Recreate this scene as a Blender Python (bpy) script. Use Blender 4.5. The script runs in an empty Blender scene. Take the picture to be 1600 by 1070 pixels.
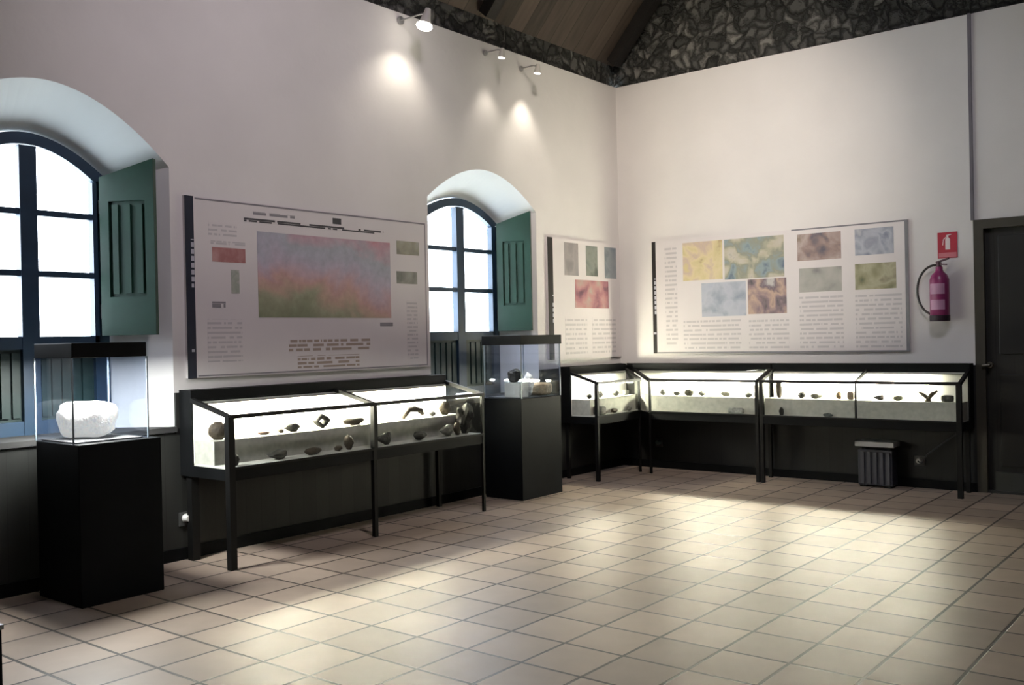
import bpy, math, random
from mathutils import Vector, Matrix, noise

C = bpy.context.scene.collection
PI = math.pi
V = Vector
random.seed(7)

# ------------------------------------------------------------------ materials
MATS = {}

def _nt(name):
    m = bpy.data.materials.new(name)
    m.use_nodes = True
    nt = m.node_tree
    return m, nt, nt.nodes['Principled BSDF']

def mat(name, col, rough=0.6, metal=0.0, var=0.12, scale=6.0, bump=0.0, bscale=60.0, spec=0.5):
    if name in MATS:
        return MATS[name]
    m, nt, b = _nt(name)
    N, L = nt.nodes, nt.links
    tc = N.new('ShaderNodeTexCoord')
    n = N.new('ShaderNodeTexNoise'); n.inputs['Scale'].default_value = scale; n.inputs['Detail'].default_value = 4
    L.new(tc.outputs['Object'], n.inputs['Vector'])
    r = N.new('ShaderNodeValToRGB')
    r.color_ramp.elements[0].position = .3; r.color_ramp.elements[1].position = .7
    r.color_ramp.elements[0].color = tuple(c * (1 - var) for c in col) + (1,)
    r.color_ramp.elements[1].color = tuple(min(1, c * (1 + var)) for c in col) + (1,)
    L.new(n.outputs['Fac'], r.inputs['Fac']); L.new(r.outputs['Color'], b.inputs['Base Color'])
    b.inputs['Roughness'].default_value = rough; b.inputs['Metallic'].default_value = metal
    b.inputs['Specular IOR Level'].default_value = spec
    if bump:
        n2 = N.new('ShaderNodeTexNoise'); n2.inputs['Scale'].default_value = bscale; n2.inputs['Detail'].default_value = 5
        L.new(tc.outputs['Object'], n2.inputs['Vector'])
        bp = N.new('ShaderNodeBump'); bp.inputs['Strength'].default_value = bump; bp.inputs['Distance'].default_value = .02
        L.new(n2.outputs['Fac'], bp.inputs['Height']); L.new(bp.outputs['Normal'], b.inputs['Normal'])
    MATS[name] = m
    return m

def emit(name, col, strength):
    m, nt, b = _nt(name)
    b.inputs['Base Color'].default_value = (.9, .9, .9, 1)
    b.inputs['Emission Color'].default_value = col + (1,)
    b.inputs['Emission Strength'].default_value = strength
    MATS[name] = m
    return m

def glass(name, tint=(1, 1, 1), refl=0.05):
    m = bpy.data.materials.new(name); m.use_nodes = True
    nt = m.node_tree; N, L = nt.nodes, nt.links
    N.remove(N['Principled BSDF'])
    t = N.new('ShaderNodeBsdfTransparent'); t.inputs['Color'].default_value = tint + (1,)
    g = N.new('ShaderNodeBsdfGlossy'); g.inputs['Roughness'].default_value = .03
    lw = N.new('ShaderNodeLayerWeight'); lw.inputs['Blend'].default_value = .25
    mr = N.new('ShaderNodeMapRange'); mr.inputs['To Min'].default_value = refl; mr.inputs['To Max'].default_value = .55
    pw = N.new('ShaderNodeMath'); pw.operation = 'POWER'; pw.inputs[1].default_value = 2.5
    L.new(lw.outputs['Facing'], pw.inputs[0]); L.new(pw.outputs[0], mr.inputs['Value'])
    mx = N.new('ShaderNodeMixShader')
    L.new(mr.outputs['Result'], mx.inputs['Fac']); L.new(t.outputs[0], mx.inputs[1]); L.new(g.outputs[0], mx.inputs[2])
    L.new(mx.outputs[0], N['Material Output'].inputs['Surface'])
    MATS[name] = m
    return m

def mat_tiles():
    m, nt, b = _nt('terracotta floor tiles'); N, L = nt.nodes, nt.links
    tc = N.new('ShaderNodeTexCoord')
    mp = N.new('ShaderNodeMapping'); mp.inputs['Location'].default_value = (-3.57, 4.80, 0)
    L.new(tc.outputs['Object'], mp.inputs['Vector'])
    br = N.new('ShaderNodeTexBrick'); br.offset = 0; br.squash = 1
    br.inputs['Scale'].default_value = 1; br.inputs['Brick Width'].default_value = .2785; br.inputs['Row Height'].default_value = .288
    br.inputs['Mortar Size'].default_value = .0075; br.inputs['Mortar Smooth'].default_value = .2
    br.inputs['Color1'].default_value = (.37, .295, .24, 1); br.inputs['Color2'].default_value = (.52, .415, .335, 1)
    br.inputs['Mortar'].default_value = (.05, .04, .033, 1)
    L.new(mp.outputs[0], br.inputs['Vector'])
    n = N.new('ShaderNodeTexNoise'); n.inputs['Scale'].default_value = 5; n.inputs['Detail'].default_value = 6
    L.new(tc.outputs['Object'], n.inputs['Vector'])
    mr = N.new('ShaderNodeMapRange'); mr.inputs['To Min'].default_value = .82; mr.inputs['To Max'].default_value = 1.14
    L.new(n.outputs['Fac'], mr.inputs['Value'])
    mx = N.new('ShaderNodeMix'); mx.data_type = 'RGBA'; mx.blend_type = 'MULTIPLY'; mx.inputs['Factor'].default_value = 1
    L.new(br.outputs['Color'], mx.inputs['A']); L.new(mr.outputs['Result'], mx.inputs['B'])
    L.new(mx.outputs['Result'], b.inputs['Base Color'])
    n2 = N.new('ShaderNodeTexNoise'); n2.inputs['Scale'].default_value = 9
    L.new(tc.outputs['Object'], n2.inputs['Vector'])
    mr2 = N.new('ShaderNodeMapRange'); mr2.inputs['To Min'].default_value = .37; mr2.inputs['To Max'].default_value = .50
    L.new(n2.outputs['Fac'], mr2.inputs['Value']); L.new(mr2.outputs['Result'], b.inputs['Roughness'])
    iv = N.new('ShaderNodeMath'); iv.operation = 'SUBTRACT'; iv.inputs[0].default_value = 1
    L.new(br.outputs['Fac'], iv.inputs[1])
    ad = N.new('ShaderNodeMath'); ad.operation = 'MULTIPLY_ADD'; ad.inputs[1].default_value = .06
    L.new(n.outputs['Fac'], ad.inputs[0]); L.new(iv.outputs[0], ad.inputs[2]); b.inputs['Specular IOR Level'].default_value = .5
    bp = N.new('ShaderNodeBump'); bp.inputs['Strength'].default_value = .5; bp.inputs['Distance'].default_value = .004
    L.new(ad.outputs[0], bp.inputs['Height']); L.new(bp.outputs['Normal'], b.inputs['Normal'])
    MATS['tiles'] = m

def mat_stone():
    m, nt, b = _nt('rubble stone'); N, L = nt.nodes, nt.links
    tc = N.new('ShaderNodeTexCoord')
    n = N.new('ShaderNodeTexNoise'); n.inputs['Scale'].default_value = 5; n.inputs['Detail'].default_value = 5
    L.new(tc.outputs['Object'], n.inputs['Vector'])
    ad = N.new('ShaderNodeMix'); ad.data_type = 'VECTOR'; ad.inputs['Factor'].default_value = .22
    L.new(tc.outputs['Object'], ad.inputs['A']); L.new(n.outputs['Color'], ad.inputs['B'])
    v = N.new('ShaderNodeTexVoronoi'); v.feature = 'DISTANCE_TO_EDGE'; v.inputs['Scale'].default_value = 12
    v2 = N.new('ShaderNodeTexVoronoi'); v2.inputs['Scale'].default_value = 12
    for q in (v, v2): L.new(ad.outputs['Result'], q.inputs['Vector'])
    r = N.new('ShaderNodeValToRGB'); r.color_ramp.elements[0].position = .0; r.color_ramp.elements[1].position = .22
    r.color_ramp.elements[0].color = (.35, .36, .35, 1); r.color_ramp.elements[1].color = (1, 1, 1, 1)
    L.new(v.outputs['Distance'], r.inputs['Fac'])
    sx = N.new('ShaderNodeSeparateColor'); L.new(v2.outputs['Color'], sx.inputs['Color'])
    r2 = N.new('ShaderNodeValToRGB')
    r2.color_ramp.elements[0].color = (.035, .036, .032, 1); r2.color_ramp.elements[1].color = (.24, .235, .215, 1)
    r2.color_ramp.elements.new(.6).color = (.10, .10, .094, 1)
    L.new(sx.outputs['Red'], r2.inputs['Fac'])
    mx = N.new('ShaderNodeMix'); mx.data_type = 'RGBA'; mx.blend_type = 'MULTIPLY'; mx.inputs['Factor'].default_value = 1
    L.new(r2.outputs['Color'], mx.inputs['A']); L.new(r.outputs['Color'], mx.inputs['B'])
    L.new(mx.outputs['Result'], b.inputs['Base Color']); b.inputs['Roughness'].default_value = .9
    mn = N.new('ShaderNodeMath'); mn.operation = 'MINIMUM'; mn.inputs[1].default_value = .25
    L.new(v.outputs['Distance'], mn.inputs[0])
    bp = N.new('ShaderNodeBump'); bp.inputs['Strength'].default_value = 1; bp.inputs['Distance'].default_value = .15
    L.new(mn.outputs[0], bp.inputs['Height']); L.new(bp.outputs['Normal'], b.inputs['Normal'])
    MATS['stone'] = m

def mat_planks(name, c0, c1, width, axis, rough=.7):
    """boards laid side by side along one object axis"""
    m, nt, b = _nt(name); N, L = nt.nodes, nt.links
    tc = N.new('ShaderNodeTexCoord'); sp = N.new('ShaderNodeSeparateXYZ'); L.new(tc.outputs['Object'], sp.inputs[0])
    dv = N.new('ShaderNodeMath'); dv.operation = 'DIVIDE'; dv.inputs[1].default_value = width
    L.new(sp.outputs[axis], dv.inputs[0])
    fr = N.new('ShaderNodeMath'); fr.operation = 'FRACT'; L.new(dv.outputs[0], fr.inputs[0])
    fl = N.new('ShaderNodeMath'); fl.operation = 'FLOOR'; L.new(dv.outputs[0], fl.inputs[0])
    wn = N.new('ShaderNodeTexWhiteNoise'); wn.noise_dimensions = '1D'; L.new(fl.outputs[0], wn.inputs['W'])
    n = N.new('ShaderNodeTexNoise'); n.inputs['Scale'].default_value = 3; n.inputs['Detail'].default_value = 5
    mp = N.new('ShaderNodeMapping'); sc = [1.2, 1.2, 1.2]; sc['XYZ'.index(axis)] = 9; mp.inputs['Scale'].default_value = sc
    L.new(tc.outputs['Object'], mp.inputs[0]); L.new(mp.outputs[0], n.inputs['Vector'])
    av = N.new('ShaderNodeMath'); av.operation = 'MULTIPLY_ADD'; av.inputs[1].default_value = .5
    hf = N.new('ShaderNodeMath'); hf.operation = 'MULTIPLY'; hf.inputs[1].default_value = .5; L.new(n.outputs['Fac'], hf.inputs[0])
    L.new(wn.outputs['Value'], av.inputs[0]); L.new(hf.outputs[0], av.inputs[2])
    r = N.new('ShaderNodeValToRGB'); r.color_ramp.elements[0].position = .15; r.color_ramp.elements[1].position = .85
    r.color_ramp.elements[0].color = c0 + (1,); r.color_ramp.elements[1].color = c1 + (1,)
    L.new(av.outputs[0], r.inputs['Fac'])
    g = N.new('ShaderNodeValToRGB'); e = g.color_ramp.elements
    e[0].position = 0; e[0].color = (.25, .25, .25, 1); e[1].position = .06; e[1].color = (1, 1, 1, 1)
    L.new(fr.outputs[0], g.inputs['Fac'])
    mx = N.new('ShaderNodeMix'); mx.data_type = 'RGBA'; mx.blend_type = 'MULTIPLY'; mx.inputs['Factor'].default_value = 1
    L.new(r.outputs['Color'], mx.inputs['A']); L.new(g.outputs['Color'], mx.inputs['B'])
    L.new(mx.outputs['Result'], b.inputs['Base Color']); b.inputs['Roughness'].default_value = rough
    MATS[name] = m
    return m

def mat_picture(name, cols, scale=6.0, stretch=(1, 1, 1), seed=0.0, distort=.35):
    """soft printed picture: noise pushed through a palette"""
    m, nt, b = _nt(name); N, L = nt.nodes, nt.links
    tc = N.new('ShaderNodeTexCoord')
    mp = N.new('ShaderNodeMapping'); mp.inputs['Scale'].default_value = stretch; mp.inputs['Location'].default_value = (seed, seed * 1.7, -seed)
    L.new(tc.outputs['Object'], mp.inputs[0])
    n = N.new('ShaderNodeTexNoise'); n.inputs['Scale'].default_value = scale; n.inputs['Detail'].default_value = 4
    n.inputs['Distortion'].default_value = distort; n.inputs['Roughness'].default_value = .45
    L.new(mp.outputs[0], n.inputs['Vector'])
    r = N.new('ShaderNodeValToRGB'); e = r.color_ramp.elements
    k = len(cols)
    for i, c in enumerate(cols):
        pos = .28 + .44 * i / (k - 1)
        el = e[0] if i == 0 else (e[len(e) - 1] if i == k - 1 else e.new(pos))
        el.position = pos; el.color = c + (1,)
    L.new(n.outputs['Fac'], r.inputs['Fac']); L.new(r.outputs['Color'], b.inputs['Base Color'])
    b.inputs['Roughness'].default_value = .55
    MATS[name] = m
    return m

def mat_text(name, ink, paper, word, line, axis, cover=.5):
    """unreadable small print: rows of word-like dashes (object axis along the wall, Z up)"""
    if name in MATS: return MATS[name]
    m, nt, b = _nt(name); N, L = nt.nodes, nt.links
    tc = N.new('ShaderNodeTexCoord'); sp = N.new('ShaderNodeSeparateXYZ'); L.new(tc.outputs['Object'], sp.inputs[0])
    cb = N.new('ShaderNodeCombineXYZ'); L.new(sp.outputs[axis], cb.inputs[0]); L.new(sp.outputs['Z'], cb.inputs[1])
    zl = N.new('ShaderNodeMath'); zl.operation = 'DIVIDE'; zl.inputs[1].default_value = line; L.new(sp.outputs['Z'], zl.inputs[0])
    fr = N.new('ShaderNodeMath'); fr.operation = 'FRACT'; L.new(zl.outputs[0], fr.inputs[0])
    lt = N.new('ShaderNodeMath'); lt.operation = 'LESS_THAN'; lt.inputs[1].default_value = cover; L.new(fr.outputs[0], lt.inputs[0])
    fl = N.new('ShaderNodeMath'); fl.operation = 'FLOOR'; L.new(zl.outputs[0], fl.inputs[0])
    n = N.new('ShaderNodeTexNoise'); n.noise_dimensions = '2D'; n.inputs['Scale'].default_value = 1; n.inputs['Detail'].default_value = 1
    c2 = N.new('ShaderNodeCombineXYZ'); dv = N.new('ShaderNodeMath'); dv.operation = 'DIVIDE'; dv.inputs[1].default_value = word
    L.new(sp.outputs[axis], dv.inputs[0]); L.new(dv.outputs[0], c2.inputs[0])
    f7 = N.new('ShaderNodeMath'); f7.operation = 'MULTIPLY'; f7.inputs[1].default_value = 7.3; L.new(fl.outputs[0], f7.inputs[0]); L.new(f7.outputs[0], c2.inputs[1])
    L.new(c2.outputs[0], n.inputs['Vector'])
    gt = N.new('ShaderNodeMath'); gt.operation = 'GREATER_THAN'; gt.inputs[1].default_value = .40; L.new(n.outputs['Fac'], gt.inputs[0])
    ml = N.new('ShaderNodeMath'); ml.operation = 'MULTIPLY'; L.new(lt.outputs[0], ml.inputs[0]); L.new(gt.outputs[0], ml.inputs[1])
    mx = N.new('ShaderNodeMix'); mx.data_type = 'RGBA'; mx.inputs['A'].default_value = paper + (1,); mx.inputs['B'].default_value = ink + (1,)
    L.new(ml.outputs[0], mx.inputs['Factor']); L.new(mx.outputs['Result'], b.inputs['Base Color']); b.inputs['Roughness'].default_value = .5
    MATS[name] = m
    return m

def mat_map():
    """geological map: bands running across the sheet (object Y along the wall, Z up)"""
    m, nt, b = _nt('geological map print'); N, L = nt.nodes, nt.links
    tc = N.new('ShaderNodeTexCoord')
    n = N.new('ShaderNodeTexNoise'); n.inputs['Scale'].default_value = 2.6; n.inputs['Detail'].default_value = 5; n.inputs['Distortion'].default_value = .6
    L.new(tc.outputs['Object'], n.inputs['Vector'])
    sp = N.new('ShaderNodeSeparateXYZ'); L.new(tc.outputs['Object'], sp.inputs[0])
    a = N.new('ShaderNodeMath'); a.operation = 'MULTIPLY_ADD'; a.inputs[1].default_value = 1.6   # z up the sheet
    L.new(sp.outputs['Z'], a.inputs[0])
    q = N.new('ShaderNodeMath'); q.operation = 'MULTIPLY'; q.inputs[1].default_value = .26
    L.new(sp.outputs['Y'], q.inputs[0]); L.new(q.outputs[0], a.inputs[2])
    d = N.new('ShaderNodeMath'); d.operation = 'MULTIPLY_ADD'; d.inputs[1].default_value = .8
    L.new(n.outputs['Fac'], d.inputs[0]); L.new(a.outputs[0], d.inputs[2])
    s = N.new('ShaderNodeMath'); s.operation = 'SUBTRACT'; s.inputs[1].default_value = .93
    L.new(d.outputs[0], s.inputs[0])
    r = N.new('ShaderNodeValToRGB'); e = r.color_ramp.elements
    pal = [(0, (.24, .27, .17)), (.14, (.33, .34, .23)), (.25, (.47, .35, .27)), (.35, (.53, .34, .31)), (.45, (.50, .36, .40)),
           (.56, (.45, .40, .48)), (.68, (.40, .40, .47)), (.80, (.38, .40, .45)), (.92, (.47, .34, .39)), (1, (.54, .28, .32))]
    for i, (p, c) in enumerate(pal):
        el = e[0] if i == 0 else (e[len(e) - 1] if i == len(pal) - 1 else e.new(p))
        el.position = p; el.color = c + (1,)
    L.new(s.outputs[0], r.inputs['Fac'])
    n3 = N.new('ShaderNodeTexNoise'); n3.inputs['Scale'].default_value = 22; n3.inputs['Detail'].default_value = 4
    L.new(tc.outputs['Object'], n3.inputs['Vector'])
    mr = N.new('ShaderNodeMapRange'); mr.inputs['To Min'].default_value = .75; mr.inputs['To Max'].default_value = 1.25
    L.new(n3.outputs['Fac'], mr.inputs['Value'])
    mx = N.new('ShaderNodeMix'); mx.data_type = 'RGBA'; mx.blend_type = 'MULTIPLY'; mx.inputs['Factor'].default_value = 1
    L.new(r.outputs['Color'], mx.inputs['A']); L.new(mr.outputs['Result'], mx.inputs['B'])
    L.new(mx.outputs['Result'], b.inputs['Base Color']); b.inputs['Roughness'].default_value = .5
    MATS['map'] = m

mat_tiles(); mat_stone(); mat_map()
PLASTER = mat('white plaster', (.74, .72, .705), .85, var=.04, scale=1.6, bump=.12, bscale=14)
REVEAL = mat('whitewash', (.82, .82, .82), .85, var=.03, scale=2)
WAINS = mat_planks('dark wainscot boards', (.007, .0078, .007), (.017, .018, .016), .11, 'Y', .6)
WAINS_R = mat_planks('dark wainscot boards right', (.006, .0068, .0068), (.013, .014, .0135), .11, 'X', .6)
ROOF = mat_planks('brown roof boards', (.045, .034, .027), (.14, .103, .08), .19, 'Y', .8)
BEAM = mat('dark beam', (.020, .017, .015), .8, bump=.3)
BLACK = mat('black lacquer', (.0045, .005, .0055), .55, var=.25, spec=.12)
BLACKF = mat('black frame metal', (.006, .006, .006), .5, spec=.2)
PED = mat('black pedestal paint', (.0042, .0052, .0068), .55, var=.3, scale=3, spec=.1)
GREEN = mat('dark green painted wood', (.009, .040, .025), .45, var=.25, scale=5)
GREENB = mat('green frame with flare tint', (.016, .040, .075), .45, var=.2, scale=5)  # frame is dark green; the blue of lens flare is mixed into its colour
GREEND = mat('very dark green panel', (.010, .028, .026), .5, var=.3, scale=5)
WHITEP = mat('white case lining', (.86, .86, .80), .7, var=.02)
STEPM = mat('grey display step', (.50, .50, .45), .8, var=.12, scale=25)
STEPD = mat('pale case floor', (.60, .60, .55), .8, var=.05, scale=20)
STRIP = mat('navy poster strip', (.014, .018, .034), .5, var=.2)
STRIPK = mat('black poster strip', (.012, .010, .009), .5, var=.2)
BOARD = mat('poster board', (.71, .675, .675), .5, var=.03, scale=2)
BOARDE = mat('grey aluminium edge', (.22, .22, .24), .45, metal=.3)
INK = mat('ink', (.06, .06, .065), .6)
INKG = mat('grey ink', (.40, .38, .40), .6)
INKM = mat('mid grey ink', (.23, .22, .24), .6)
INKB = mat('brown ink', (.27, .21, .16), .6)
INKL = mat('pale print', (.42, .42, .50), .6)
GLASS = glass('clear glass', (.98, .99, .98), .03)
GLASSV = glass('vitrine glass', (.92, .95, 1.0), .05)
GLASSE = glass('end glass', (.98, .99, .98), .13)
PANE = glass('window glass', (.97, .99, 1.0), .03)
TUBE = emit('fluorescent tube glow', (1.0, .95, .75), 370)
BULB = emit('halogen bulb glow', (1.0, .93, .80), 14)
BULBS = emit('small halogen glow', (1.0, .93, .80), 5)
STEEL = mat('pale grey metal', (.5, .5, .5), .35, metal=.6)
WHITEPL = mat('white plastic', (.62, .62, .60), .4)

# ------------------------------------------------------------------ mesh helpers
ORG = {}

class MB:
    def __init__(s):
        s.v = []; s.f = []; s.smooth = False
    def add(s, vs, fs):
        k = len(s.v); s.v += [V(q) for q in vs]; s.f += [tuple(i + k for i in f) for f in fs]; return s
    def box(s, x0, x1, y0, y1, z0, z1):
        return s.hexa([(x0, y0, z0), (x1, y0, z0), (x1, y1, z0), (x0, y1, z0), (x0, y0, z1), (x1, y0, z1), (x1, y1, z1), (x0, y1, z1)])
    def hexa(s, p):
        return s.add(p, [(0, 3, 2, 1), (4, 5, 6, 7), (0, 1, 5, 4), (1, 2, 6, 5), (2, 3, 7, 6), (3, 0, 4, 7)])
    def bar(s, a, b, w, h=None, up=(0, 0, 1)):
        a, b = V(a), V(b); h = h or w; d = (b - a).normalized(); u = V(up)
        if abs(d.dot(u)) > .95: u = V((1, 0, 0))
        r = d.cross(u).normalized(); u = r.cross(d).normalized()
        p = []
        for q in (a, b):
            p += [q - r * w / 2 - u * h / 2, q + r * w / 2 - u * h / 2, q + r * w / 2 + u * h / 2, q - r * w / 2 + u * h / 2]
        return s.hexa(p)
    def prism(s, poly, off):
        """closed polygon (list of points) pushed along off"""
        n = len(poly); a = [V(q) for q in poly]; b = [q + V(off) for q in a]
        return s.add(a + b, [tuple(range(n - 1, -1, -1)), tuple(range(n, 2 * n))] + [(i, (i + 1) % n, n + (i + 1) % n, n + i) for i in range(n)])
    def tube(s, pts, r, n=10):
        pts = [V(q) for q in pts]; k = len(pts); vs = []; fs = []
        rr = r if isinstance(r, (list, tuple)) else [r] * k
        pu = None
        for i, q in enumerate(pts):
            d = (pts[min(i + 1, k - 1)] - pts[max(i - 1, 0)]).normalized()
            u = V((0, 0, 1)) if pu is None else pu
            if abs(d.dot(u)) > .95: u = V((0, 1, 0)) if abs(d.y) < .9 else V((1, 0, 0))
            x = d.cross(u).normalized(); u = x.cross(d).normalized(); pu = u
            for j in range(n):
                a = 2 * PI * j / n
                vs.append(q + (x * math.cos(a) + u * math.sin(a)) * rr[i])
        for i in range(k - 1):
            for j in range(n):
                fs.append((i * n + j, i * n + (j + 1) % n, (i + 1) * n + (j + 1) % n, (i + 1) * n + j))
        fs.append(tuple(range(n - 1, -1, -1))); fs.append(tuple((k - 1) * n + j for j in range(n)))
        s.smooth = True
        return s.add(vs, fs)
    def build(s, name, m, parent=None, bevel=0.0):
        if parent is None:
            lo = [min(q[i] for q in s.v) for i in range(3)]; hi = [max(q[i] for q in s.v) for i in range(3)]
            org = V(((lo[0] + hi[0]) / 2, (lo[1] + hi[1]) / 2, lo[2]))
        else:
            org = ORG[parent.name]
        me = bpy.data.meshes.new(name)
        me.from_pydata([q - org for q in s.v], [], s.f); me.update()
        import bmesh
        bm = bmesh.new(); bm.from_mesh(me); bmesh.ops.recalc_face_normals(bm, faces=bm.faces); bm.to_mesh(me); bm.free()
        me.materials.append(m)
        o = bpy.data.objects.new(name, me); C.objects.link(o)
        ORG[o.name] = org
        if parent is None: o.location = org
        else: o.parent = parent
        if s.smooth:
            for pl in me.polygons: pl.use_smooth = True
            try: me.set_sharp_from_angle(angle=math.radians(45))
            except Exception: pass
        if bevel:
            md = o.modifiers.new('bevel', 'BEVEL'); md.width = bevel; md.segments = 2; md.limit_method = 'ANGLE'
        return o

def tag(o, label, cat, group=None):
    o['label'] = label; o['category'] = cat
    if group: o['group'] = group
    return o

def thing(name, label, cat, loc, group=None):
    o = bpy.data.objects.new(name, None); C.objects.link(o); o.location = loc; o.empty_display_size = .1
    ORG[o.name] = V(loc)
    return tag(o, label, cat, group)

def setting(name, loc=(0, 0, 0)):
    o = bpy.data.objects.new(name, None); C.objects.link(o); o.location = loc
    ORG[o.name] = V(loc); o['kind'] = 'structure'
    return o

def struct(o):
    o['kind'] = 'structure'
    return o

# ------------------------------------------------------------------ the room
YB, XR = -10.5, 7.6            # far ends of the room, behind the camera
ZC = 3.65                      # top of the plaster
SILL = .77
# windows: centre, half width and arch (spring, crown) at the wall face and at the frame
WIN = [dict(c=-5.55, h=.71, zs=2.28, zc=2.65, ci=-5.515, hi=.455, zsi=2.22, zci=2.425),
       dict(c=-2.0, h=.675, zs=2.33, zc=2.61, ci=-1.985, hi=.50, zsi=2.235, zci=2.415)]
DW = .30

def arc(c, h, zs, zc, n=24):
    out = []
    for i in range(n + 1):
        u = -1 + 2 * i / n
        out.append((c + h * u, zs + (zc - zs) * (1 - abs(u) ** 1.9)))
    return out

struct(MB().box(-.6, XR + .2, YB - .2, .3, -.1, 0).build('floor', MATS['tiles']))
bpy.data.objects['floor'].data.transform(Matrix.Translation(bpy.data.objects['floor'].location)); bpy.data.objects['floor'].location = (0, 0, 0)

mb = MB()
edges = [YB]
for w in sorted(WIN, key=lambda k: k['c']):
    edges += [w['c'] - w['h'], w['c'] + w['h']]
edges.append(.0)
for i in range(0, len(edges), 2):
    y0, y1 = edges[i], edges[i + 1]
    mb.add([(0, y0, 0), (0, y1, 0), (0, y1, ZC), (0, y0, ZC)], [(0, 1, 2, 3)])
for w in WIN:
    a, b = arc(w['c'], w['h'], w['zs'], w['zc']), arc(w['ci'], w['hi'], w['zsi'], w['zci'])
    mb.add([(0, a[0][0], 0), (0, a[-1][0], 0), (0, a[-1][0], SILL), (0, a[0][0], SILL)], [(0, 1, 2, 3)])
    for k in range(len(a) - 1):
        (y0, z0), (y1, z1) = a[k], a[k + 1]
        mb.add([(0, y0, z0), (0, y1, z1), (0, y1, ZC), (0, y0, ZC)], [(0, 1, 2, 3)])
mb.add([(0, YB, ZC), (0, 0, ZC), (-.07, 0, ZC), (-.07, YB, ZC)], [(0, 1, 2, 3)])
wl = struct(mb.build('wall_left', PLASTER))
for w in WIN:
    rv = MB()
    a, b = arc(w['c'], w['h'], w['zs'], w['zc']), arc(w['ci'], w['hi'], w['zsi'], w['zci'])
    for k in range(len(a) - 1):
        rv.add([(0, *a[k]), (0, *a[k + 1]), (-DW - .06, *b[k + 1]), (-DW - .06, *b[k])], [(0, 1, 2, 3)])
    for q, r in ((a[0], b[0]), (a[-1], b[-1])):
        rv.add([(0, q[0], SILL), (0, *q), (-DW - .06, *r), (-DW - .06, r[0], SILL)], [(0, 1, 2, 3)])
    rv.add([(0, a[0][0], SILL), (0, a[-1][0], SILL), (-DW - .06, b[-1][0], SILL), (-DW - .06, b[0][0], SILL)], [(0, 1, 2, 3)])
    rv.build('window_reveal', REVEAL, wl)

# right wall with the doorway at its far right
DX0, DX1, DZ = 3.19, 4.25, 2.075
mb = MB()
mb.add([(0, 0, 0), (DX0, 0, 0), (DX0, 0, ZC), (0, 0, ZC)], [(0, 1, 2, 3)])
mb.add([(DX0, 0, DZ), (DX1, 0, DZ), (DX1, 0, ZC), (DX0, 0, ZC)], [(0, 1, 2, 3)])
mb.add([(DX1, 0, 0), (XR, 0, 0), (XR, 0, ZC), (DX1, 0, ZC)], [(0, 1, 2, 3)])
mb.add([(0, 0, ZC), (XR, 0, ZC), (XR, .07, ZC), (0, .07, ZC)], [(0, 1, 2, 3)])
for x in (DX0, DX1):
    mb.add([(x, 0, 0), (x, .25, 0), (x, .25, DZ), (x, 0, DZ)], [(0, 1, 2, 3)])
mb.add([(DX0, 0, DZ), (DX1, 0, DZ), (DX1, .25, DZ), (DX0, .25, DZ)], [(0, 1, 2, 3)])
struct(mb.build('wall_right', PLASTER))
# rubble stone above the plaster, carried up to the roof
RS, RZ = 1.12, 3.93
RXM = XR / 2
struct(MB().add([(-.05, YB, ZC - .02), (-.05, .05, ZC - .02), (-.05, .05, RZ + .1), (-.05, YB, RZ + .1)], [(0, 1, 2, 3)]).build('wall_left_stone', MATS['stone']))
struct(MB().add([(-.1, .05, ZC - .02), (XR + .1, .05, ZC - .02), (XR + .1, .05, RZ), (RXM, .05, RZ + RS * RXM + .15), (-.1, .05, RZ - .1)], [(0, 1, 2, 3, 4)]).build('wall_right_stone', MATS['stone']))
struct(MB().add([(XR, YB, 0), (XR, .1, 0), (XR, .1, 4.2), (XR, YB, 4.2)], [(0, 1, 2, 3)]).build('wall_back', MATS['stone']))
struct(MB().add([(-.1, YB, 0), (XR, YB, 0), (XR, YB, RZ), (RXM, YB, RZ + RS * RXM + .15), (-.1, YB, RZ)], [(0, 1, 2, 3, 4)]).build('wall_front', MATS['stone']))
ce = struct(MB().hexa([(-.15, YB, RZ - .17), (RXM, YB, RZ + RS * RXM), (RXM, .1, RZ + RS * RXM), (-.15, .1, RZ - .17),
                       (-.15, YB, RZ - .05), (RXM, YB, RZ + RS * RXM + .12), (RXM, .1, RZ + RS * RXM + .12), (-.15, .1, RZ - .05)])
                  .hexa([(RXM, YB, RZ + RS * RXM), (XR + .15, YB, RZ - .17), (XR + .15, .1, RZ - .17), (RXM, .1, RZ + RS * RXM),
                         (RXM, YB, RZ + RS * RXM + .12), (XR + .15, YB, RZ - .05), (XR + .15, .1, RZ - .05), (RXM, .1, RZ + RS * RXM + .12)])
                  .build('ceiling', ROOF))
for y in (-.06, -1.95, -3.9, -5.85, -7.8):
    MB().bar((.0, y, RZ - .05), (RXM, y, RZ + RS * RXM - .06), .11, .14).build('rafter', BEAM, ce)

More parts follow.
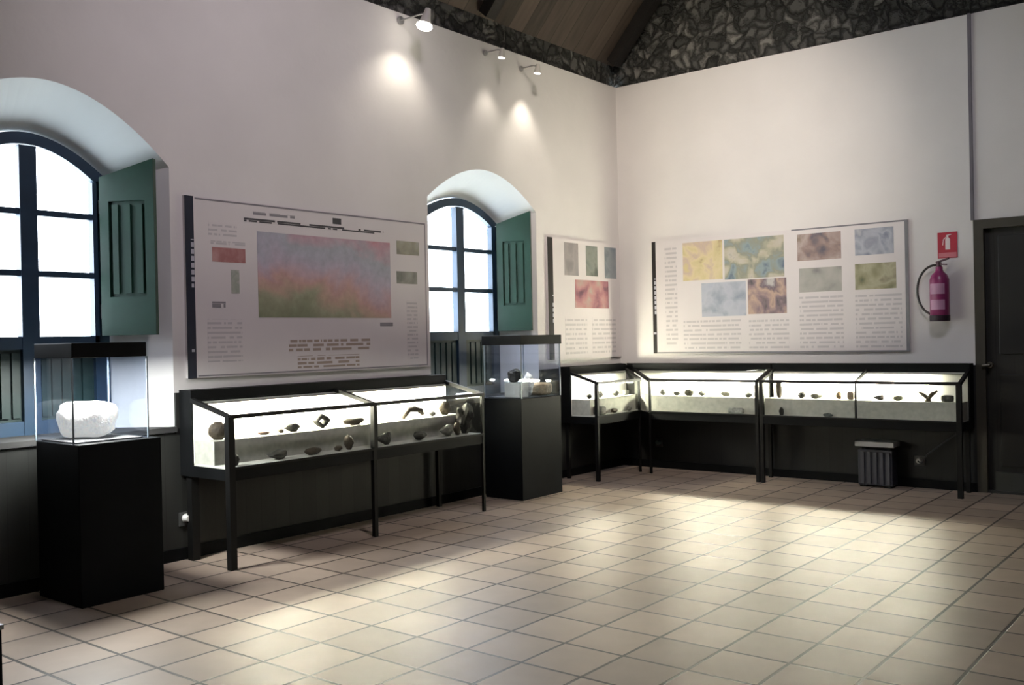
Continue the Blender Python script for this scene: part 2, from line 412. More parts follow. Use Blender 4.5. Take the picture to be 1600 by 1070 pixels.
# dark board wainscot along both walls
mb = MB()
cuts = sorted((w['c'] - w['h'], w['c'] + w['h']) for w in WIN)
mb.box(0, .018, YB, cuts[0][0], 0, .97)
mb.box(0, .018, cuts[0][1], cuts[1][0], 0, .97)
mb.box(0, .018, cuts[1][1], 0, 0, .97)
for a, b in cuts:
    mb.box(0, .018, a, b, 0, SILL - .03)
struct(mb.build('trim_1', WAINS))
struct(MB().box(.018, DX0, -.018, 0, 0, .97).build('trim_2', WAINS_R))
for k, w in enumerate(WIN):
    a, b = w['c'] - w['h'], w['c'] + w['h']; ai, bi = w['ci'] - w['hi'], w['ci'] + w['hi']
    sl_ = MB().prism([(.03, a, SILL - .025), (.03, b, SILL - .025), (0, b, SILL - .025), (-DW, bi, SILL - .025), (-DW, ai, SILL - .025), (0, a, SILL - .025)], (0, 0, .03))
    struct(sl_.build('trim_%d' % (3 + 2 * k), mat('grey stone sill', (.03, .03, .03), .8)))
# conduit running down the plaster joint to the door head
struct(MB().bar((3.185, -.012, DZ), (3.185, -.012, ZC), .022).build('trim_4', mat('grey conduit', (.16, .15, .17), .5)))
struct(MB().box(.018, .03, YB, 0, 0, .07).build('baseboard_left', BLACK))
struct(MB().box(.03, DX0, -.03, -.018, 0, .07).build('baseboard_right', BLACK))

# ------------------------------------------------------------------ windows with shutters
def window(idx, w, hinge, free):
    root = setting('window_%d' % idx, (-DW, w['ci'], SILL))
    ci, hi = w['ci'], w['hi']
    xf0, xf1 = -DW - .05, -DW
    fw = .064
    A, B = arc(ci, hi, w['zsi'], w['zci']), arc(ci, hi - fw, w['zsi'] - .035, w['zci'] - fw)
    mb = MB()
    for k in range(len(A) - 1):
        mb.hexa([(xf0, *B[k]), (xf1, *B[k]), (xf1, *B[k + 1]), (xf0, *B[k + 1]), (xf0, *A[k]), (xf1, *A[k]), (xf1, *A[k + 1]), (xf0, *A[k + 1])])
    for sgn in (-1, 1):
        y0, y1 = sorted((ci + sgn * hi, ci + sgn * (hi - fw)))
        mb.box(xf0, xf1, y0, y1, SILL, w['zsi'] - .02)
    mb.build('window_frame', GREENB, root)
    zg = 1.31
    zt = lambda y: w['zsi'] - .035 + (w['zci'] - fw - w['zsi'] + .035) * (1 - abs((y - ci) / (hi - fw)) ** 1.9)
    for sgn in (-1, 1):
        ya, yb = sorted((ci, ci + sgn * (hi - fw)))
        cas = MB()
        yc = (ci, ci + sgn * .047); cas.box(xf0 + .005, xf1 + .012, *sorted(yc), SILL, zt(ci) - .01)
        ye = (ci + sgn * (hi - fw - .026), ci + sgn * (hi - fw)); cas.box(xf0 + .005, xf1 + .008, *sorted(ye), SILL, w['zsi'] - .03)
        cas.box(xf0 + .005, xf1 + .008, ya, yb, zg - .07, zg)
        cas.box(xf0 + .005, xf1 + .008, ya, yb, SILL, SILL + .08)
        co = cas.build('casement', GREENB, root)
        for z in (1.655, 1.99):
            MB().box(xf0 + .01, xf1 + .004, ya, yb, z - .017, z + .017).build('glazing_bar', GREENB, co)
        pn = [(-DW - .028, ya + .0, zg)] + [(-DW - .028, yb, zg)]
        top = [(-DW - .028, ya + (yb - ya) * (1 - k / 10), zt(ya + (yb - ya) * (1 - k / 10))) for k in range(11)]
        MB().add(pn + top, [tuple(range(len(pn + top)))]).build('pane', PANE, co)
        lp = MB().box(xf0 + .015, xf0 + .03, ya, yb, SILL + .07, zg - .06)
        n = 5
        for k in range(n):
            t0 = ya + .05 + (yb - ya - .1) * k / n
            lp.box(xf0 + .03, xf1 - .004, t0 + .008, t0 + (yb - ya - .1) / n - .008, SILL + .1, zg - .09)
        lp.build('lower_panel', GREEND, co)
    # shutter leaf folded back on the splayed reveal
    hx, hy = hinge; fx, fy = free
    d = V((fx - hx, fy - hy, 0)); ln = d.length; d.normalize(); nrm = V((d.y, -d.x, 0)) * .026   # thickness toward the room side
    z0, zh, zf = zg, w['zsi'] - .0, w['zsi'] + .095
    P = lambda t, z, o=0.0: V((hx, hy, 0)) + d * t + nrm.normalized() * o + V((0, 0, z))
    sh = MB()
    def slab(t0, t1, za, zb0, zb1, o0, o1):
        sh.hexa([P(t0, za, o0), P(t1, za, o0), P(t1, za, o1), P(t0, za, o1), P(t0, zb0, o0), P(t1, zb1, o0), P(t1, zb1, o1), P(t0, zb0, o1)])
    zt2 = lambda t: zh + (zf - zh) * t / ln
    slab(0, ln, z0, zh, zf, 0, .018)
    st = .055
    slab(0, st, z0, zh, zt2(st), .018, .032)
    slab(ln - st, ln, z0, zt2(ln - st), zf, .018, .032)
    slab(st, ln - st, z0, z0 + .22, z0 + .22, .018, .032)
    k0 = 1.0
    sh.hexa([P(st, 2.08, .018), P(ln - st, 2.08, .018), P(ln - st, 2.08, .032), P(st, 2.08, .032),
             P(st, zt2(st), .018), P(ln - st, zt2(ln - st), .018), P(ln - st, zt2(ln - st), .032), P(st, zt2(st), .032)])
    for k in range(3):
        t = st + (ln - 2 * st) * (k + .5) / 3
        slab(t - .018, t + .018, z0 + .24, 2.06, 2.06, .018, .028)
    so = sh.build('shutter', GREEN, root)
    so['label'] = 'dark green louvred shutter leaf folded back'
    for z in (1.45, 2.05):
        MB().tube([P(-.004, z - .04, .02), P(-.004, z + .04, .02)], .009, 8).build('hinge', BLACKF, so)

window(1, WIN[0], (-.285, -5.095), (.0, -4.925))
window(2, WIN[1], (-.285, -1.505), (.0, -1.395))

# ------------------------------------------------------------------ door
d = setting('door_1', (DX0, .0, 0))
OLIVE = mat('olive brown door frame', (.050, .045, .032), .6)
DOORM = mat_planks('dark door boards', (.010, .010, .009), (.020, .019, .016), .13, 'X', .55)
MB().box(DX0, DX0 + .07, -.02, .1, 0, DZ).box(DX1 - .07, DX1, -.02, .1, 0, DZ).box(DX0 + .07, DX1 - .07, -.02, .1, DZ - .07, DZ).build('door_frame', OLIVE, d)
lf = MB().box(DX0 + .07, DX1 - .07, .03, .075, .02, DZ - .07).build('door_leaf', DOORM, d)
for z0, z1 in ((.2, .9), (1.05, 1.95)):
    for x0, x1 in ((DX0 + .16, DX0 + .48), (DX0 + .56, DX1 - .16)):
        MB().box(x0, x1, .018, .03, z0, z1).build('door_panel', mat('dark door panel', (.013, .013, .012), .5), lf, bevel=.006)
MB().box(DX0, DX1, -.01, .25, 0, .02).box(DX0, DX1, .2, .25, 0, DZ).build('threshold_and_backing', mat('dark step and backing', (.03, .03, .03), .6), d)  # taller box is an added backing that stops outside light leaking under the door
MB().box(DX0 + .12, DX1 - .07, .01, .03, .02, .16).build('kick_plate', mat('grey olive kick plate', (.045, .048, .042), .5), lf)
MB().tube([(3.285, .03, .97), (3.285, -.035, .97), (3.24, -.045, .965)], .011).tube([(3.285, .03, .97), (3.285, .0, .97)], .024).build('door_handle', mat('dull brass', (.16, .15, .12), .4, metal=.7), lf)

# ------------------------------------------------------------------ display cases
ZB, ZF, ZS, ZT = .565, .845, .93, .985     # glass foot, front top, slope start, rear rail top
TS = .14                                   # rear rail depth
ZSTEP = .70

def case(name, label, cat_loc, to, rear, front, depth, mull, legs, group, tubes=True, cut=0.0):
    """to(s,t,z) -> world; rear/front = (s0,s1) at the wall and along the front"""
    root = thing(name, label, 'display case', cat_loc, group)
    def S(t, e):
        k = (t - 0.0) / depth
        return rear[e] + (front[e] - rear[e]) * k
    def slab(m, t0, t1, z00, z01, z10, z11, in0=0.0, in1=0.0):
        """between depth t0 and t1; heights (low, high) at t0 and at t1"""
        p = []
        for zz in ((z00, z10), (z01, z11)):
            p += [to(S(t0, 0) + in0, t0, zz[0]), to(S(t0, 1) - in1, t0, zz[0]), to(S(t1, 1) - in1, t1, zz[1]), to(S(t1, 0) + in0, t1, zz[1])]
        return m.hexa(p)
    slab(MB(), .02, TS, ZB - .075, ZT, ZB - .075, ZT).build('rear_housing', BLACK, root)
    slab(MB(), TS, depth, ZB - .075, ZB - .012, ZB - .075, ZB - .012).build('base_tray', BLACK, root)
    slab(MB(), TS + .001, depth - .008, ZB - .012, ZB, ZB - .012, ZB, .012, .012).build('case_floor', STEPD, root)
    slab(MB(), TS, TS + .006, ZB, ZS - .012, ZB, ZS - .014, .012, .012).build('back_panel', WHITEP, root)
    slab(MB(), TS + .006, .335, ZB, ZSTEP, ZB, ZSTEP, .015, .015).build('display_step', STEPM, root)
    sl = lambda t: ZS + (ZF - ZS) * (t - TS) / (depth - TS)
    # glazing: sloping lid, front sheet, two ends
    g = MB(); slab(g, TS + .004, depth - .004, sl(TS) - .004, sl(TS), ZF - .004, ZF, .006, .006); g.build('glass_lid', GLASS, root)
    g = MB(); slab(g, depth - .006, depth - .002, ZB, ZF - .006, ZB, ZF - .006, .006, .006); g.build('glass_front', GLASS, root)
    for e in (0, 1):
        q = [to(S(TS, e), TS, ZB), to(S(depth - .004, e), depth - .004, ZB), to(S(depth - .004, e), depth - .004, ZF - .004), to(S(TS, e), TS, ZS - .004)]
        MB().add(q, [(0, 1, 2, 3)]).build('glass_end', GLASSE if e else GLASS, root)
    b = .024
    MB().bar(to(S(depth, 0), depth, ZF), to(S(depth, 1), depth, ZF), b, b).build('front_rail', BLACKF, root)
    MB().bar(to(S(depth, 0), depth, ZB - .006), to(S(depth, 1), depth, ZB - .006), b, .012).build('foot_rail', BLACKF, root)
    for e in (0, 1):
        sg = (.006, -.006)[e]
        MB().bar(to(S(TS, e) + sg, TS, ZS), to(S(depth, e) + sg, depth, ZF), b, b).build('end_rail', BLACKF, root)
    for s_, w_ in mull:
        MB().bar(to(s_, TS, ZS), to(s_, depth, ZF), w_, b).bar(to(s_, depth, ZB), to(s_, depth, ZF), w_, w_).build('mullion', BLACKF, root)
    for s_, t_, w_ in legs:
        top = ZF if t_ >= depth - .03 else ZB - .07
        MB().bar(to(s_, t_, 0), to(s_, t_, top), w_).build('leg', BLACKF, root)
    if tubes:
        n = max(1, round((front[1] - front[0]) / 1.1))    # one tube to a bay
        for k in range(n):
            L_ = (front[1] - front[0]) / n
            a, c = front[0] + L_ * k + .07, front[0] + L_ * (k + 1) - .07 - cut * (k == n - 1)
            t_ = TS + .035
            MB().tube([to(a, t_, .812), to(c, t_, .812)], .011, 8).build('fluorescent_tube', TUBE, root)
        slab(MB(), TS + .0065, TS + .042, .905, .908, .905, .908, .015, .015).build('added_light_shield', BLACKF, root)  # added strip inside the case, keeps tube light off the wall above
    return root

LW = lambda s, t, z: V((t, s, z))
RW = lambda s, t, z: V((s, -t, z))
g = 'lit display cases along the walls'
case('display_case', 'long black two bay sloping display case under the big map panel', (.25, -3.74, 0), LW, (-4.82, -2.66), (-4.82, -2.66), .50,
     [(-3.735, .030)], [(-4.81, .49, .040), (-3.735, .49, .028), (-2.67, .495, .020), (-4.78, .08, .05), (-2.7, .08, .03)], g)
case('display_case', 'short black display case under the small panel in the room corner', (.2, -.6, 0), LW, (-1.06, -.03), (-1.06, -.345), .42,
     [], [(-1.05, .41, .030), (-.36, .413, .018), (-1.02, .08, .03)], g)
case('display_case', 'black display case with one long front pane, next to the room corner', (1.0, -.2, 0), RW, (.05, 1.588), (.535, 1.588), .40,
     [], [(.545, .392, .018), (1.576, .39, .030), (1.55, .08, .03)], g)
case('display_case', 'black display case with two front panes, nearest the dark door', (2.4, -.2, 0), RW, (1.606, 3.175), (1.606, 3.175), .40,
     [(2.405, .014)], [(1.618, .39, .030), (3.160, .39, .036), (3.14, .08, .03)], g, cut=.22)

# ------------------------------------------------------------------ specimens
def rock(name, label, loc, size, style='lump', col=(.05, .045, .035), seed=0, group=None, rot=0.0, cat='rock'):
    import bmesh
    bm = bmesh.new()
    sx, sy, sz = size[0] / 2, size[1] / 2, size[2]
    rnd = V((seed * 3.1, seed * 1.7, seed * .9))
    if style == 'ring':            # lozenge with an open middle
        P = [V((math.cos(a) * .72, 0, math.sin(a) * .72)) for a in [2 * PI * k / 24 for k in range(24)]]
        m_ = MB(); n = 8
        vs, fs = [], []
        for k in range(24):
            a = 2 * PI * k / 24
            sq = 1 / (abs(math.cos(a)) + abs(math.sin(a))) ** .8
            for j in range(n):
                c_ = 2 * PI * j / n
                rr = .72 * sq + .30 * math.cos(c_) * (.85 + .3 * noise.noise(V((a, c_, seed))))
                vs.append(V((rr * math.cos(a), .42 * math.sin(c_), rr * math.sin(a))))
        for k in range(24):
            for j in range(n):
                fs.append((k * n + j, k * n + (j + 1) % n, ((k + 1) % 24) * n + (j + 1) % n, ((k + 1) % 24) * n + j))
        bvs = [bm.verts.new(q) for q in vs]
        for f in fs: bm.faces.new([bvs[i] for i in f])
        for v in bm.verts: v.co = V((v.co.x * sx, v.co.y * sy, v.co.z * sz / 2))
    elif style == 'branch':        # two arms leaving one foot
        m_ = MB()
        m_.tube([(0, 0, 0), (0, 0, .35), (-.55, .1, .75), (-1, .1, 1.0)], [.30, .22, .24, .10], 8)
        m_.tube([(0, 0, .25), (.45, -.1, .8), (.9, 0, 1.1)], [.20, .24, .10], 8)
        bvs = [bm.verts.new(q) for q in m_.v]
        for f in m_.f: bm.faces.new([bvs[i] for i in f])
        for v in bm.verts: v.co = V((v.co.x * sx, v.co.y * sy, v.co.z * sz))
    elif style == 'arch':          # long low hump with a hollow underneath
        m_ = MB()
        pts = [(-1, 0, .05), (-.75, 0, .5), (-.35, .1, .85), (.15, 0, .9), (.6, -.1, .75), (1, 0, .3)]
        m_.tube(pts, [.10, .2, .26, .30, .24, .12], 9)
        bvs = [bm.verts.new(q) for q in m_.v]
        for f in m_.f: bm.faces.new([bvs[i] for i in f])
        for v in bm.verts: v.co = V((v.co.x * sx, v.co.y * sy * 1.8, v.co.z * sz))
    else:
        bmesh.ops.create_icosphere(bm, subdivisions=3, radius=1)
        for v in bm.verts:
            q = v.co.copy()
            amp = {'ball': .06, 'lump': .28, 'flat': .22, 'tall': .3, 'wedge': .18, 'block': .06, 'crag': .5, 'boulder': .24}[style]
            n1 = noise.noise(q * 1.6 + rnd) * amp + noise.noise(q * 4 + rnd) * amp * .4
            q *= 1 + n1
            if style == 'block':
                q = V([math.copysign(abs(c) ** .45, c) for c in q])
            if style == 'boulder':
                q = V([math.copysign(abs(c) ** .72, c) for c in q])
            if style == 'wedge':
                q.z *= .55 + .45 * max(-1, min(1, q.x * .9))
                q.x += .15 * q.z
            v.co = V((q.x * sx, q.y * sy, q.z * sz * .5))
    for ax, sz_ in ((0, sx), (1, sy)):
        a_ = min(v.co[ax] for v in bm.verts); b_ = max(v.co[ax] for v in bm.verts)
        for v in bm.verts: v.co[ax] = (v.co[ax] - (a_ + b_) / 2) * 2 * sz_ / (b_ - a_)
    lo = min(v.co.z for v in bm.verts); hi = max(v.co.z for v in bm.verts)
    k = sz / (hi - lo)
    for v in bm.verts:
        v.co.z = (v.co.z - lo) * k
        if v.co.z < .12 * sz and style in ('lump', 'flat', 'wedge', 'crag', 'ball', 'tall'): v.co.z = max(0, (v.co.z - .06 * sz) * 2)
    bmesh.ops.rotate(bm, verts=bm.verts, cent=(0, 0, 0), matrix=Matrix.Rotation(rot, 3, 'Z'))
    bmesh.ops.recalc_face_normals(bm, faces=bm.faces)
    me = bpy.data.meshes.new(name); bm.to_mesh(me); bm.free()
    for p in me.polygons: p.use_smooth = style not in ('crag',)
    key = 'stone %.3f %.3f %.3f' % col
    me.materials.append(mat(key, col, .75, var=.45, scale=28, bump=.4, bscale=70))
    o = bpy.data.objects.new(name, me); C.objects.link(o); o.location = loc
    return tag(o, label, cat, group)

DK, BR, GY, TN, PK = (.020, .019, .016), (.055, .042, .028), (.13, .13, .115), (.30, .20, .11), (.24, .15, .12)
HALF = PI / 2
zf = ZB + .001
ga = 'specimens in the long display case'
A = [  # name, label, t, s, z, (length, depth, height), style, colour
 ('rock_specimen', 'round dark ball-shaped rock on the step behind the left end glass', .25, -4.72, ZSTEP, (.115, .115, .105), 'ball', BR),
 ('rock_specimen', 'small flat brownish chip on the step, first to the right of the ball', .25, -4.40, ZSTEP, (.09, .06, .025), 'flat', PK),
 ('rock_specimen', 'small dark pebble left of the oval dark stone in the long case', .25, -4.275, ZSTEP, (.04, .04, .025), 'lump', BR),
 ('rock_specimen', 'oval dark stone with pointed right end on the step of the long case', .25, -4.19, ZSTEP, (.12, .07, .055), 'lump', DK),
 ('rock_specimen', 'dark lozenge-shaped stone ring with a pale open middle on the step', .25, -3.955, ZSTEP, (.125, .06, .095), 'ring', DK),
 ('rock_specimen', 'long flat dark stone with a pointed end, left of the middle mullion', .25, -3.685, ZSTEP, (.17, .07, .05), 'flat', BR),
 ('fossil_specimen', 'dark arched bone-like specimen on the step right of the mullion', .25, -3.13, ZSTEP, (.21, .08, .085), 'arch', BR),
 ('rock_specimen', 'little dark nodule just right of the arched specimen', .25, -2.93, ZSTEP, (.05, .05, .035), 'lump', DK),
 ('rock_specimen', 'grey brown rounded stone on the step in front of the right bay post', .25, -2.80, ZSTEP, (.11, .08, .10), 'lump', BR),
 ('rock_specimen', 'big craggy black rock filling the right end of the long case', .395, -2.75, zf, (.15, .13, .225), 'crag', DK),
 ('rock_specimen', 'black stone beside the near left corner post of the long case', .44, -4.75, zf, (.06, .06, .07), 'lump', DK),
 ('rock_specimen', 'dark rounded wedge on the case floor, nearest the left corner post', .42, -4.44, zf, (.13, .08, .06), 'wedge', DK),
 ('rock_specimen', 'low dark stone second along the case floor of the left bay', .42, -4.17, zf, (.12, .07, .045), 'flat', BR),
 ('rock_specimen', 'small brown pebble left of the upright dark lump in the left bay', .42, -3.97, zf, (.06, .05, .035), 'lump', BR),
 ('rock_specimen', 'upright dark lump on the case floor below the lozenge ring', .42, -3.885, zf, (.07, .06, .095), 'tall', BR),
 ('rock_specimen', 'black three-cornered rock at the foot of the middle mullion', .42, -3.585, zf, (.14, .06, .085), 'wedge', DK),
 ('rock_specimen', 'dark domed stone on the case floor of the right bay', .42, -3.24, zf, (.12, .08, .062), 'lump', DK),
 ('rock_specimen', 'sloping grey wedge stone on the case floor of the right bay', .42, -2.975, zf, (.14, .07, .085), 'wedge', GY),
]
for i, (n, lb, t, s, z, sz, st, c) in enumerate(A):
    rock(n, lb, (t, s, z), sz, st, c, i + 1, ga, rot=HALF)
rock('rock_specimen', 'dark leaning splinter left of the big craggy black rock', (.43, -2.875, zf), (.06, .05, .10), 'tall', BR, 40, ga, rot=HALF)
gc = 'specimens in the short corner case'
for i, (lb, t, s, z, sz, st, c) in enumerate([
 ('grey block low behind the left end glass of the corner case', .17 + .19, -.95, zf, (.10, .12, .075), 'block', GY),
 ('small black stone on the step near the left end of the corner case', .25, -.93, ZSTEP, (.06, .05, .045), 'lump', DK),
 ('grey stone close to the corner post of the corner case', .25, -.76, ZSTEP, (.06, .05, .06), 'lump', GY),
 ('pointed grey stone on the step in the middle of the corner case', .25, -.50, ZSTEP, (.085, .05, .05), 'lump', GY),
 ('small square grey stone on the step right of the pointed one', .25, -.33, ZSTEP, (.06, .05, .045), 'block', GY),
 ('dark brown lump on the floor at the left of the corner case', .37, -.90, zf, (.075, .05, .045), 'lump', BR),
 ('grey brown lump on the floor in the middle of the corner case', .37, -.72, zf, (.09, .05, .04), 'lump', BR),
 ('little grey stone on the floor at the right of the corner case', .37, -.46, zf, (.05, .05, .045), 'lump', GY)]):
    rock('rock_specimen', lb, (t, s, z), sz, st, c, 50 + i, gc, rot=HALF)
gr = 'specimens in the single pane case'
for i, (lb, t, s, z, sz, st, c) in enumerate([
 ('grey standing chip, first from the left in the single pane case', .25, .60, ZSTEP, (.055, .04, .055), 'lump', GY),
 ('pale grey stone, second from the left in the single pane case', .25, .74, ZSTEP, (.075, .04, .04), 'lump', GY),
 ('darkest rounded stone in the left half of the single pane case', .25, .865, ZSTEP, (.09, .06, .06), 'lump', (.08, .075, .055)),
 ('grey brown stone right beside the darkest one, single pane case', .25, .99, ZSTEP, (.07, .05, .05), 'lump', GY),
 ('pale tan stone in the right half of the single pane case', .25, 1.22, ZSTEP, (.09, .06, .05), 'lump', (.42, .40, .33)),
 ('dark grey stone at the right end of the single pane case', .25, 1.435, ZSTEP, (.065, .05, .045), 'lump', GY)]):
    rock('rock_specimen', lb, (s, -t, z), sz, st, c, 70 + i, gr)
rock('rock_specimen', 'flat grey slab lying low at the right of the single pane case', (1.37, -.365, zf), (.14, .045, .05), 'block', (.36, .37, .35), 79, gr)
gs = 'specimens in the two pane case'
for i, (n, lb, t, s, z, sz, st, c) in enumerate([
 ('rock_specimen', 'tall narrow dark standing stone at the left of the two pane case', .25, 1.71, ZSTEP, (.055, .05, .15), 'tall', BR),
 ('rock_specimen', 'black pointed stone on the step right of the tall narrow one', .25, 1.905, ZSTEP, (.065, .05, .055), 'crag', DK),
 ('rock_specimen', 'pale wide stone on the step in the left pane of the two pane case', .25, 2.03, ZSTEP, (.10, .06, .045), 'flat', (.40, .40, .34)),
 ('rock_specimen', 'slim orange tan stone standing in the left pane', .25, 2.215, ZSTEP, (.05, .04, .07), 'tall', TN),
 ('rock_specimen', 'pale pinkish upright stone left of the thin mullion', .25, 2.315, ZSTEP, (.055, .04, .065), 'block', (.42, .33, .26)),
 ('rock_specimen', 'small black upright stone on the floor of the left pane', .37, 1.78, zf, (.04, .04, .065), 'tall', DK),
 ('rock_specimen', 'dark grey green lump on the floor near the thin mullion', .37, 2.17, zf, (.08, .05, .03), 'flat', (.10, .12, .11)),
 ('rock_specimen', 'small dark stone at the left of the right pane', .25, 2.53, ZSTEP, (.085, .05, .045), 'wedge', (.07, .06, .055)),
 ('rock_specimen', 'pale olive stone right of the small dark one in the right pane', .25, 2.68, ZSTEP, (.08, .05, .045), 'lump', (.32, .32, .24)),
 ('coral_specimen', 'brown two-armed branching specimen in the right pane', .25, 2.90, ZSTEP, (.15, .09, .085), 'branch', (.16, .13, .09)),
 ('rock_specimen', 'grey squared stone at the right end of the two pane case', .25, 3.045, ZSTEP, (.085, .06, .05), 'block', GY)]):
    rock(n, lb, (s, -t, z), sz, st, c, 90 + i, gs, cat='fossil' if 'coral' in n else 'rock')

# ------------------------------------------------------------------ glass topped pedestals
def pedestal(label, x0, x1, y0, y1, vx0, vx1, vy0, vy1, lo):
    root = thing('display_pedestal', label, 'pedestal', ((x0 + x1) / 2, (y0 + y1) / 2, 0), 'black pedestals with glass boxes')
    MB().box(x0, x1, y0, y1, .0, .78).build('plinth', PED, root, bevel=.004)
    zb, zt = .781, 1.195
    t = .006
    MB().box(vx0, vx1, vy0, vy0 + t, zb, zt).box(vx0, vx1, vy1 - t, vy1, zb, zt).box(vx0, vx0 + t, vy0 + t, vy1 - t, zb, zt).box(vx1 - t, vx1, vy0 + t, vy1 - t, zb, zt).build('glass_box', GLASSV, root)
    gb = [o for o in root.children if o.name.startswith('glass_box')][0]
    for x, y in ((vx0, vy0), (vx1, vy0), (vx0, vy1), (vx1, vy1)):
        MB().box(x - .0035, x + .0035, y - .0035, y + .0035, zb, zt).build('glass_edge', mat('pale glass edge', (.22, .27, .31), .3), gb)
    MB().box(vx0 - lo, vx1 + lo, vy0 - lo, vy1 + lo, zt, 1.268).build('lamp_lid', BLACK, root, bevel=.003)
    MB().box(vx0 + .02, vx1 - .02, vy0 + .02, vy1 - .02, zb, zb + .006).build('display_base', mat('dark grey cloth', (.07, .075, .08), .9), root)
    return root

pedestal('square black pedestal with a glass box holding the brightly lit white rock', .13, .555, -5.70, -5.265, .13, .51, -5.70, -5.31, .0)
wr = rock('rock_specimen', 'large brightly lit white rock in the glass box before the left window', (.27, -5.50, .788), (.27, .26, .185), 'boulder', (.92, .90, .84), 3, rot=.7)
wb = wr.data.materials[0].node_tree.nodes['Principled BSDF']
wb.inputs['Emission Color'].default_value = (1, .96, .86, 1); wb.inputs['Emission Strength'].default_value = .55  # emission added to the stone to stand in for strong lamp light on it
pedestal('tall black pedestal with a glass box below the small arched window', .10, .47, -2.18, -1.66, .10, .47, -2.17, -1.665, .012)
b = MB().box(.27, .42, -2.13, -2.02, .788, .90).build('display_block', mat('pale display block', (.62, .62, .58), .8))
tag(b, 'small pale block carrying the dark rock in the far glass box', 'block')
rock('rock_specimen', 'craggy black rock on the pale block in the far glass box', (.335, -2.075, .901), (.12, .10, .11), 'crag', DK, 12, rot=.5)
rock('rock_specimen', 'white crystal lump beside the black rock in the far glass box', (.38, -1.96, .788), (.08, .08, .19), 'tall', (.68, .70, .68), 19)
rock('rock_specimen', 'wide tan brown stone slab in the far glass box', (.36, -1.80, .788), (.14, .21, .10), 'block', (.34, .25, .15), 14)

# ------------------------------------------------------------------ wall panels
class Panel:
    def __init__(s, wall, label, a0, a1, z0, z1, th=.02):
        s.wall = wall; s.th = th
        f = s.pt((a0 + a1) / 2, 0, z0)
        s.root = thing('information_panel', label, 'panel', f, 'printed information panels on the walls')
        s.rect('board', BOARD, a0, a1, z0, z1, 0.001, th)
    def pt(s, a, t, z):
        return V((t, a, z)) if s.wall == 'L' else V((a, -t, z))
    def rect(s, name, m, a0, a1, z0, z1, t0=None, t1=None, parent=None):
        t0 = s.th - .001 if t0 is None else t0; t1 = s.th + .0015 if t1 is None else t1
        return s.rects(name, m, [(a0, a1, z0, z1)], t0, t1)
    def rects(s, name, m, lst, t0=None, t1=None):
        t0 = s.th - .001 if t0 is None else t0; t1 = s.th + .0015 if t1 is None else t1
        mb = MB()
        for a0, a1, z0, z1 in lst:
            p, q = s.pt(a0, t0, z0), s.pt(a1, t1, z1)
            mb.box(*sorted((p.x, q.x)), *sorted((p.y, q.y)), z0, z1)
        return mb.build(name, m, s.root)
    def text(s, ink, a0, a1, z0, z1, lines, cover=.45, word=.03, name='text_block', paper=(.70, .665, .665)):
        lh = (z1 - z0) / lines
        m = mat_text('print %s %.3f %.3f %.2f' % (ink, word, lh, cover) + s.wall, INKS[ink], paper, word, lh, 'Y' if s.wall == 'L' else 'X', cover)
        return s.rect(name, m, a0, a1, z0, z1, s.th - .001, s.th + .001)

INKS = dict(black=(.06, .06, .065), mid=(.25, .24, .26), grey=(.53, .505, .52), brown=(.36, .29, .24), white=(.50, .50, .56))
P = Panel('L', 'large panel with a coloured geological map, between the two windows', -4.758, -2.705, 1.05, 2.125, .022)
P.rect('side_strip', STRIP, -4.758, -4.70, 1.05, 2.125)
P.text('white', -4.722, -4.702, 1.585, 1.87, 7, .7, .2, 'strip_lettering', (.014, .018, .034)).location.x += .001
P.text('white', -4.73, -4.71, 1.205, 1.24, 1, .9, .2, 'strip_lettering', (.014, .018, .034)).location.x += .001
for q in ((-4.69, -2.73, 2.108, 2.118), (-4.69, -2.73, 1.058, 1.066), (-2.738, -2.73, 1.066, 2.108)):
    P.rect('border_line', INKM, *q)
P.rect('map', MATS['map'], -4.25, -3.10, 1.41, 1.95)
P.text('black', -4.345, -3.16, 2.005, 2.028, 1, .95, .07, 'title_line')
P.text('mid', -4.276, -3.95, 2.052, 2.072, 1, .9, .05, 'title_line')
P.rect('emblem', INK, -3.63, -3.555, 2.045, 2.085)
P.rect('pink_legend', mat_picture('pink legend', [(.50, .30, .29), (.36, .15, .15), (.50, .30, .29)], 9, seed=2), -4.578, -4.34, 1.745, 1.832)
P.text('grey', -4.585, -4.34, 1.85, 1.872, 1, .9)
P.rect('legend_table', mat_picture('green legend', [(.50, .48, .46), (.32, .36, .30), (.46, .46, .42)], 20, seed=3), -4.447, -4.388, 1.556, 1.70)
P.text('mid', -4.585, -4.49, 1.468, 1.505, 1, .95, .03, 'caption')
P.text('grey', -4.62, -4.375, 1.14, 1.40, 9)
P.text('grey', -4.60, -4.40, 1.90, 1.98, 3)
P.rect('picture', mat_picture('olive thumbnail', [(.24, .24, .20), (.34, .33, .25), (.40, .40, .36)], 10, seed=4), -3.032, -2.80, 1.873, 1.972)
P.rect('picture', mat_picture('grey thumbnail', [(.16, .17, .15), (.30, .30, .26), (.36, .36, .33)], 10, seed=5), -3.038, -2.825, 1.66, 1.75)
P.text('grey', -2.94, -2.83, 1.11, 1.54, 15)
P.text('brown', -4.02, -3.31, 1.185, 1.27, 3, .6, .05)
P.text('brown', -3.95, -3.415, 1.08, 1.16, 3, .6, .05)
P.rect('scale_bar', INKM, -3.21, -3.085, 1.352, 1.378)

